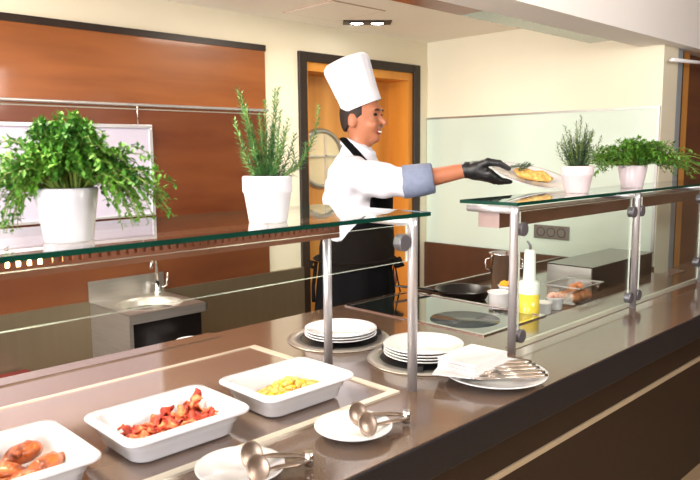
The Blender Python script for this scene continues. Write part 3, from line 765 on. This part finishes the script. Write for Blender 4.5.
# ================================================================== PLANTS
def leafquad(mb, p, d, up, L, W, mi):
    sd = d.cross(up)
    if sd.length < 1e-4: sd = d.cross(Vector((1, 0, 0)))
    sd.normalize(); nrm = sd.cross(d).normalized()
    mb.add([p, p + d * L * .45 + sd * W + nrm * W * .3, p + d * L, p + d * L * .45 - sd * W + nrm * W * .3, p + d * L * .45], [(0, 4, 1), (1, 4, 2), (2, 4, 3), (3, 4, 0)], mi, False)
def pot(g, r0, r1, h_, m, band):
    if band:
        pr = [(0, 0), (r0, 0), (r0 + .001, .003), (r1 * .945, h_ * .62), (r1 * .995, h_ * .66), (r1, h_ * .69), (r1, h_ - .003), (r1 - .002, h_), (r1 - .006, h_), (r1 - .007, h_ - .012), (r0 - .006, .01), (0, .01)]
    else:
        pr = [(0, 0), (r0, 0), (r0 + .001, .003), (r1, h_ - .003), (r1 - .002, h_), (r1 - .006, h_), (r1 - .007, h_ - .012), (r0 - .006, .01), (0, .01)]
    MB().lathe(pr, 48).build('pot', m, g)
    MB().lathe([(r1 - .0062, h_ - .004), (r1 * .5, h_ + .001), (0, h_ + .002)], 30).build('soil', M_soil, g)
def bushy(loc, r0, r1, h_, ex, ez, nst, nlf, ls, mleaf, mpot, lab, seed, droop, xo=0, band=False):
    rr = random.Random(seed); g = thing('potted_herb', loc, lab, 'potted plant', 'potted herbs on the glass shelves')
    pot(g, r0, r1, h_, mpot, band)
    lf = MB(); st = MB()
    for i in range(nst):
        a = rr.uniform(0, 2 * PI); q = math.sqrt(rr.random())
        # screen-right axis is the long one
        A = Vector((math.cos(a) * .716 + math.sin(a) * .698 * .62, -math.cos(a) * .698 + math.sin(a) * .716 * .62, 0))
        reach = ex * (.45 + .65 * rr.random()); A = A * (1 if abs(A.x * .716 - A.y * .698) > .5 else .55)
        top = ez * (1 - .75 * q * q) * rr.uniform(.6, 1.1)
        b0 = Vector((math.cos(a), math.sin(a), 0)) * q * r1 * .6 + Vector((0, 0, h_ - .006))
        lat = abs(A.x * .716 - A.y * .698); dr = droop * rr.random() ** 1.3 * (q > .5) * lat ** 1.6 * .85
        if b0.z + top - dr < .02: dr = b0.z + top - .02
        p1 = b0 + A * reach * q * .45 + Vector((0, 0, top * .8 + .016))
        p2 = b0 + A * reach * q * .85 + Vector((xo * .7, -xo * .5, top - dr * .25))
        p3 = b0 + A * reach * q * 1.05 + Vector((xo, -xo * .7, top * .85 - dr))
        if p3.z < .012: p3.z = .012 + rr.random() * .01
        pts = []
        for t_ in range(9):
            t = t_ / 8
            pts.append(b0 * (1 - t) ** 3 + p1 * 3 * t * (1 - t) ** 2 + p2 * 3 * t * t * (1 - t) + p3 * t ** 3)
        st.tube(pts[::2], .0009, 4, cap=False)
        for k in range(nlf):
            t = .25 + .75 * (k + rr.random()) / nlf; j = min(7, int(t * 8)); fr_ = t * 8 - j
            p = pts[j].lerp(pts[j + 1], fr_); tg = (pts[j + 1] - pts[j]).normalized()
            d_ = (tg * .5 + Vector((rr.gauss(0, 1), rr.gauss(0, 1), rr.gauss(.1, .8))).normalized()).normalized()
            leafquad(lf, p, d_, Vector((0, 0, 1)), ls * rr.uniform(.6, 1.25), ls * .28, 0)
    f = lf.build('foliage', mleaf, g); st.build('stems', M_stem, g)
    return g
bushy((.488, 1.205, 1.355), .040, .053, .093, .150, .135, 420, 26, .0135, M_leafA, M_pot, 'large bushy green herb trailing from a white pot at the far left', 3, .15, .008)
bushy((2.72, 1.185, 1.355), .040, .056, .088, .27, .115, 240, 22, .017, M_leafD, M_potp, 'bushy green herb in a pinkish white pot, rightmost on the shelf', 5, .10, .018)
def rosemary(loc, r0, r1, h_, stems, nl, lab, seed, mpot, mleaf, nlen):
    rr = random.Random(seed); g = thing('potted_rosemary', loc, lab, 'potted plant', 'potted herbs on the glass shelves')
    pot(g, r0, r1, h_, mpot, True)
    lf = MB(); st = MB()
    for (sx, sz, cv) in stems:
        dpt = rr.uniform(-.035, .035)
        A = Vector((.716, -.698, 0)); B = Vector((.698, .716, 0))
        b0 = A * (sx * .25) + B * dpt * .5 + Vector((0, 0, h_ - .008)); p3 = A * sx + B * dpt + Vector((0, 0, h_ + sz))
        p1 = b0 + A * (sx * cv) + Vector((0, 0, sz * .35)); n = 10
        pts = [b0 * (1 - t) ** 2 + p1 * 2 * t * (1 - t) + p3 * t * t for t in [i / n for i in range(n + 1)]]
        st.tube(pts, [.0016 - .0009 * i / n for i in range(n + 1)], 5, cap=False)
        m_ = int(nl * sz / .18) + 8
        for k in range(m_):
            t = .04 + .96 * k / m_; j = min(n - 1, int(t * n)); p = pts[j].lerp(pts[j + 1], t * n - j); tg = (pts[j + 1] - pts[j]).normalized()
            a = k * 2.4 + rr.uniform(-.4, .4); o1 = tg.orthogonal().normalized(); o2 = tg.cross(o1)
            d_ = (tg * rr.uniform(.45, 1.1) + (o1 * math.cos(a) + o2 * math.sin(a)) * 1.0).normalized()
            leafquad(lf, p, d_, tg, nlen * rr.uniform(.6, 1.15) * (1 - .45 * t * t), .0013 * nlen / .018, 0)
    lf.build('foliage', mleaf, g); st.build('stems', M_stem, g)
    return g
st1 = [(-.060, .185, .2), (-.050, .175, .3), (-.064, .120, .5), (-.056, .075, .8), (-.040, .15, .3), (-.012, .130, .2), (0, .16, .1), (.018, .185, .3), (.026, .190, .2), (.034, .14, .5), (.040, .10, .6),
       (.112, .150, .75), (.085, .07, .8), (.058, .055, .9), (.05, .12, .4), (-.01, .09, .3), (.01, .06, .5), (-.025, .06, .4), (.03, .07, .5), (.06, .09, .5), (-.03, .11, .2), (.012, .11, .2)]
rosemary((.926, 1.205, 1.355), .041, .054, .100, st1, 125, 'tall spindly rosemary in a white banded pot, right of the large bushy herb', 11, M_pot, M_leafB, .024)
rr0 = random.Random(4)
st2 = [(rr0.uniform(-.06, .06), rr0.uniform(.06, .13), .3) for _ in range(44)] + [(.01, .175, .2), (.03, .145, .2), (-.045, .14, .2), (-.075, .08, .7), (.07, .10, .5), (-.02, .15, .2)]
rosemary((2.285, 1.192, 1.355), .040, .056, .094, st2, 80, 'compact dark rosemary in a pinkish banded pot, behind the held plate', 12, M_potp, M_leafC, .024)

# ================================================================== CHEF
# local axes: x = to the photo's right, y = away from the guests, z up
ch = thing('person', (.698 * 3.05 + .02, .716 * 3.05 - .02, 0), 'person in a tall white chef hat and black apron holding out a plate of food', 'person', rz=math.atan2(-.698, .716))
OFF = Vector((.716 * .0286 , 0, 0))
O = -.0286  # shift so that local x matches the photo's screen axis
def P(a, b, z): return (a + O, b, z)
FY = -math.radians(22)   # facing, towards the guests a little
def H(u, v, z):          # head frame around the skull centre
    c, s_ = math.cos(FY), math.sin(FY); return (.050 + O + u * c - v * s_, 0 + u * s_ + v * c, z)
def torso_to(S, g=0.):
    S.u(S.ell(P(.035, .02, 1.285), (.135 + g, .19 + g, .23 + g), FY), 0)
    S.u(S.ell(P(.045, .02, 1.07), (.135 + g, .165 + g, .20 + g), FY), .06)
    S.u(S.cone(P(.02, -.12, 1.415), P(.05, .15, 1.415), .060 + g, .060 + g), .05)
    S.u(S.cone(P(.022, .0, 1.44), P(.040, 0, 1.515), .075 + g, .055 + g), .04)
SH = P(.015, -.155, 1.405); EL = P(.235, -.20, 1.378); WR = P(.478, -.235, 1.428)
# body
S = SDF((-.30, -.42, .02), (.56, .36, 1.80), .0075)
torso_to(S, -.012)
S.u(S.ell(P(.04, .02, .93), (.12, .165, .15), FY), .06)
S.u(S.cone(P(.035, .0, 1.47), H(.008, 0, 1.60), .052, .049), .025)
S.u(S.ell(H(.003, 0, 1.668), (.090, .075, .098), FY), .02)
S.u(S.ell(H(.030, 0, 1.602), (.058, .054, .060), FY), .03)
S.u(S.ell(H(.068, 0, 1.562), (.022, .026, .018), FY), .02)
S.u(S.cone(H(.086, 0, 1.658), H(.111, 0, 1.628), .0085, .0135), .008)
S.u(S.ell(H(.080, 0, 1.683), (.016, .046, .012), FY), .012)
for v in (.033, -.033):
    S.u(S.ell(H(.068, v, 1.618), (.026, .024, .022), FY), .014)
    S.sub(S.ell(H(.096, v, 1.663), (.014, .017, .011), FY), .008)
S.u(S.ell(H(.086, 0, 1.588), (.012, .024, .008), FY), .006)
for v in (.078, -.078):
    S.u(S.ell(H(-.006, v, 1.636), (.021, .009, .032), FY - .25 * (1 if v > 0 else -1)), .005)
S.u(S.cone(SH, EL, .052, .043), .03)
S.u(S.cone(EL, WR, .044, .029), .02)
S.u(S.cone(WR, P(.53, -.245, 1.425), .028, .030), .012)
S.u(S.cone(P(.09, .17, 1.405), P(.08, .20, 1.13), .050, .040), .03)
S.u(S.cone(P(.08, .20, 1.13), P(.16, .14, .94), .040, .030), .02)
S.u(S.ell(P(.18, .11, .92), (.04, .03, .05)), .02)
for sgn in (-1, 1):
    hx = P(.04 + .02 * sgn, .02 + .09 * sgn, .88); kx = P(.05 + .02 * sgn, .02 + .10 * sgn, .50); ax_ = P(.03 + .02 * sgn, .02 + .11 * sgn, .09)
    S.u(S.cone(hx, kx, .072, .055), .03); S.u(S.cone(kx, ax_, .055, .038), .02); S.u(S.cone(ax_, P(.15 + .02 * sgn, -.03 + .11 * sgn, .05), .038, .03), .02)
def skinm(c):
    c = c - np.array(H(.088, 0, 1.588)); return ((np.abs(c[:, 2]) < .0085) & (np.linalg.norm(c[:, :2], axis=1) < .026)).astype(int)
body = S.mesh('body', [M_skin, M_lip], ch, skinm)
# face details
for v in (.033, -.033):
    e = MB().lathe([(0, -.006), (.006, -.0052), (.010, -.002), (.0108, 0), (.010, .002), (.006, .0052), (0, .006)], 16, H(.0815, v, 1.662)).build('eye', M_eye, ch)
    b = MB(); pts = [H(.094 - abs(t) * .16 - (.0 if True else 0), v + t, 1.680 - abs(t - (.004 if v > 0 else -.004)) * .22) for t in (-.02, -.010, 0, .010, .02)]
    pts = [H(.0935 - 6.0 * (abs(v + t) - .02) ** 2 * (1 if abs(v + t) > .02 else 0) - .0, v + t, 1.6835 - abs(abs(t) - .0) * .15) for t in (-.02, -.010, 0, .010, .02)]
    b.tube(pts, [.002, .004, .0045, .004, .002], 8).build('eyebrow', M_hair, ch)
tm = MB(); tm.tube([H(.082, -.024, 1.594), H(.0925, -.012, 1.5895), H(.0955, 0, 1.588), H(.0925, .012, 1.5895), H(.082, .024, 1.594)], [.0015, .0038, .0045, .0038, .0015], 10, ring_up=(0, 0, 1), flat=1).build('teeth', M_teeth, ch)
# hair
S = SDF((-.12, -.16, 1.54), (.22, .16, 1.82), .005)
S.u(S.ell(H(.001, 0, 1.668), (.093, .079, .101), FY), 0)
S.u(S.ell(H(-.036, 0, 1.622), (.042, .054, .048), FY), .02)
c_, s_ = math.cos(FY), math.sin(FY)
U = (S.P[..., 0] - (.050 + O)) * c_ + S.P[..., 1] * s_
side = np.maximum(U - .035, (1.640 - S.P[..., 2]) * .8 + (U - .0) * .6 - .004)
side = np.minimum(side, np.maximum(U - .075, 1.725 - S.P[..., 2]))
S.F = np.maximum(S.F, side)
S.F = np.maximum(S.F, 1.592 + .0 - S.P[..., 2])
S.mesh('hair', M_hair, ch)
# hat
ang = .36
T = Matrix.Translation(H(.008, 0, 1.703)) @ Matrix.Rotation(-ang, 4, 'Y')
def pleat(i, a): return 1 + (.010 * math.sin(a * 20) * (1 if i > 3 else 0))
hat = MB().lathe([(.088, -.004), (.0895, 0), (.090, .03), (.0915, .064), (.093, .068), (.096, .11), (.1005, .15), (.103, .178), (.099, .196), (.085, .208), (.05, .214), (0, .215)], 100, (0, 0, 0), T=T, mod=pleat, sy=.95)
hat.build('chef_hat', M_hat, ch)
# jacket
S = SDF((-.30, -.42, .98), (.36, .42, 1.60), .0075)
torso_to(S, .006)
S.u(S.cone(SH, P(.12, -.185, 1.388), .074, .070), .05)
S.u(S.cone(P(.10, -.18, 1.39), P(.225, -.205, 1.379), .068, .061), .03)
S.u(S.cone(P(.09, .16, 1.40), P(.08, .205, 1.13), .068, .052), .04)
X_, Y_, Z_ = S.P[..., 0], S.P[..., 1], S.P[..., 2]
S.F += (.0042 * np.sin(X_ * 30 + Z_ * 70 + 2 * np.sin(Y_ * 14)) * np.sin(Z_ * 22 + X_ * 16) + .0018 * np.sin(Z_ * 95 - X_ * 60 + Y_ * 30)).astype(np.float32)
S.F = np.maximum(S.F, (1.112 + (X_ - O + .076) * .38) - Z_)
nk = S.cone(P(.04, 0, 1.52), P(.06, 0, 1.66), .050, .052); S.sub(nk, .01)
S.F = np.maximum(S.F, Z_ - 1.545)
S.F = np.maximum(S.F, X_ - (.232 + O))
S.mesh('jacket', M_white, ch)
# collar
cl = MB(); pts = []; 
for k in range(25):
    a = 2 * PI * k / 24; pts.append(Vector(P(.042 + .060 * math.cos(a), .060 * math.sin(a), 1.520 - .030 * math.cos(a))))
cl.tube(pts, .017, 12, flat=1.3).build('collar', M_collar, ch)
# cuff
MB().tube([P(.215, -.198, 1.380), P(.225, -.199, 1.380), P(.30, -.209, 1.389), P(.342, -.215, 1.396), P(.345, -.2155, 1.3965)], [.058, .069, .067, .062, .056], 32, cap=True).build('cuff', M_cuff, ch)
# apron bib: black sheet over the chest
S = SDF((-.2, -.34, .92), (.36, .34, 1.50), .0075)
torso_to(S, .018)
X_, Y_, Z_ = S.P[..., 0], S.P[..., 1], S.P[..., 2]
Ub = (X_ - (.035 + O)) * c_ + (Y_ - .02) * s_; Vb = -(X_ - (.035 + O)) * s_ + (Y_ - .02) * c_
S.F = np.maximum(S.F, .058 + .10 * np.clip(1.20 - Z_, -1, .0) - Ub - np.clip((1.20 - Z_) * .9, 0, .3))
S.F = np.maximum(S.F, np.abs(Vb) - .17 - np.clip((1.2 - Z_) * 1.2, -.04, .3)); S.F = np.maximum(S.F, Z_ - 1.40)
S.mesh('apron_bib', M_cloth, ch)
# neck strap
MB().tube([P(-.026, .02, 1.562), P(-.024, -.042, 1.560), P(.004, -.076, 1.530), P(.050, -.100, 1.478), P(.098, -.10, 1.425), P(.135, -.085, 1.39)], [.016, .017, .018, .018, .017, .016], 12, flat=.45, ring_up=(0, .3, 1)).build('neck_strap', M_cloth, ch)
# skirt
def fold(i, a): return 1 + .022 * math.sin(a * 9 + i * .25) * min(1, i / 3)
MB().lathe([(.12, 1.135), (.152, 1.13), (.163, 1.08), (.166, 1.02), (.170, .98), (.180, .90), (.190, .80), (.196, .70), (.200, .55), (.202, .48), (.196, .48)], 72, P(.022, .02, 0), sx=.98, sy=1.0, mod=fold).build('apron_skirt', M_cloth, ch)
bw = MB()
for k in range(25):
    pass
wp = [P(.022 + .172 * math.cos(2 * PI * k / 24), .02 + .175 * math.sin(2 * PI * k / 24), 1.035) for k in range(25)]
bw.tube(wp, .016, 8, flat=.35, ring_up=(0, 0, 1)).build('waist_tie', M_cloth, ch)
kn = P(.195, -.04, 1.025)
kb = MB().tube([kn, (kn[0] + .02, kn[1] - .02, 1.035), (kn[0] + .032, kn[1] - .02, 1.015), (kn[0] + .005, kn[1] - .01, 1.005)], [.014, .016, .014, .010], 8)
kb.tube([kn, (kn[0] + .012, kn[1] - .015, .96), (kn[0] + .028, kn[1] - .02, .88)], [.011, .010, .011], 8, flat=.3)
kb.tube([kn, (kn[0] - .006, kn[1] - .022, .97), (kn[0] + .0, kn[1] - .03, .90)], [.010, .010, .011], 8, flat=.3)
kb.build('apron_bow', M_cloth, ch)
kn = P(-.150, -.02, 1.02)
MB().tube([kn, (kn[0] - .02, kn[1] - .03, 1.03), (kn[0] - .022, kn[1] - .05, 1.01), (kn[0], kn[1] - .03, 1.0), kn, (kn[0] - .012, kn[1] - .03, .92), (kn[0] - .012, kn[1] - .04, .85)], [.011, .012, .012, .01, .01, .010, .010], 8, flat=.45).build('apron_back_bow', M_cloth, ch)
# trousers and shoes
S = SDF((-.24, -.26, .08), (.30, .30, 1.02), .012)
S.u(S.ell(P(.04, .02, .93), (.13, .172, .12), FY), 0)
for sgn in (-1, 1):
    hx = P(.03 + .02 * sgn, .02 + .085 * sgn, .88); kx = P(.03 + .02 * sgn, .02 + .09 * sgn, .50); ax_ = P(.03 + .02 * sgn, .02 + .10 * sgn, .11)
    S.u(S.cone(hx, kx, .078, .066), .03); S.u(S.cone(kx, ax_, .064, .060), .02)
S.mesh('trousers', M_trous, ch)
for sgn in (-1, 1):
    S = SDF((-.20, -.36, -.01), (.32, .30, .16), .008)
    S.u(S.ell(P(.03 + .02 * sgn, .02 + .11 * sgn, .055), (.055, .045, .055)), 0); S.u(S.cone(P(.05 + .02 * sgn, .01 + .11 * sgn, .045), P(.16 + .02 * sgn, -.035 + .11 * sgn, .040), .045, .040), .02)
    S.F = np.maximum(S.F, .004 - S.P[..., 2]); S.mesh('shoe', M_shoe, ch)
# gloved hand: palm, four fingers under the plate rim, thumb on top
S = SDF((.40, -.36, 1.33), (.66, -.14, 1.50), .0032)
S.u(S.cone(P(.475, -.235, 1.428), P(.508, -.238, 1.427), .0335, .030), 0)
S.u(S.cone(P(.512, -.25, 1.428), P(.560, -.268, 1.408), .033, .026), .02)
S.u(S.cone(P(.515, -.226, 1.418), P(.560, -.222, 1.400), .030, .022), .02)
fb = [(-.285, .576, .606, .636, 1.412, 1.386, 1.386), (-.259, .578, .612, .646, 1.407, 1.380, 1.381), (-.233, .575, .606, .638, 1.402, 1.378, 1.380), (-.209, .568, .594, .618, 1.400, 1.379, 1.381)]
for (b_, x0, x1, x2, z0, z1, z2) in fb:
    S.u(S.cone(P(x0 - .015, b_, z0 + .004), P(x0 + .008, b_ - .004, z0 - .012), .0150, .0135), .008)
    S.u(S.cone(P(x0 + .008, b_ - .004, z0 - .012), P(x1, b_ - .008, z1), .0132, .0112), .003)
    S.u(S.cone(P(x1, b_ - .008, z1), P(x2, b_ - .012, z2), .0112, .009), .003)
S.u(S.cone(P(.508, -.258, 1.440), P(.552, -.282, 1.460), .020, .0165), .012)
S.u(S.cone(P(.552, -.282, 1.460), P(.594, -.295, 1.455), .0160, .0135), .004)
S.u(S.cone(P(.594, -.295, 1.455), P(.632, -.299, 1.434), .0132, .0095), .003)
S.mesh('glove', M_glove, ch)

# plate in the hand
Mw = Matrix.Translation(ch.location) @ Matrix.Rotation(ch.rotation_euler.z, 4, 'Z')
Tpl = Mw @ Matrix.Translation(P(.722, -.295, 1.396)) @ Matrix.Rotation(.18, 4, 'Y') @ Matrix.Rotation(.26, 4, 'X')
pl = plate('held_plate', (0, 0, 0), .158, 'white plate of omelette held out in the black gloved hand')
pl.matrix_world = Tpl @ Matrix.Translation((0, 0, -.012))
S = SDF((-.11, -.08, -.02), (.11, .08, .05), .004)
S.u(S.ell((.01, -.005, .010), (.078, .034, .016), .12), 0)
S.u(S.ell((-.02, .02, .014), (.05, .026, .014), -.2), .012); S.u(S.ell((.04, .015, .016), (.035, .024, .014), .3), .012)
S.F += (.003 * np.sin(S.P[..., 0] * 120) * np.sin(S.P[..., 1] * 110)).astype(np.float32)
om = S.mesh('omelette', M_egg); om.matrix_world = Tpl; tag(om, 'folded yellow omelette on the plate in the gloved hand', 'omelette')
rb = MB(); rr = random.Random(2)
for (x0, y0, x1, y1) in ((-.10, .0, -.02, .03), (-.085, .03, -.03, .0), (-.06, -.01, -.01, .02)):
    a = Vector((x0, y0, .022)); c = Vector((x1, y1, .042)); rb.tube([a, c], .0012, 5)
    for k in range(20):
        p = a.lerp(c, k / 20); th = k * 2.4
        d_ = ((c - a).normalized() * .8 + Vector((math.sin(th) * .5, math.cos(th) * .8, abs(math.sin(th * 1.3))))).normalized(); leafquad(rb, p, d_, Vector((0, 0, 1)), .026, .0032, 0)
ro = rb.build('rosemary_sprig', M_leafC); ro.matrix_world = Tpl; tag(ro, 'green rosemary sprig beside the omelette on the held plate', 'herb sprig')

# curtain rail beyond the wall end
wr = thing('white_rail', (4.5, 1.62, 2.03), 'thin white rail high up beyond the end of the cream wall', 'rail')
MB().tube([(-.36, -.02, -.02), (.1, -.02, 0), (.9, -.02, .03)], .010, 10).build('rod', M_bin, wr)
MB().tube([(-.30, .02, -.015), (-.30, -.02, -.015)], .008, 8).build('bracket', M_bin, wr)
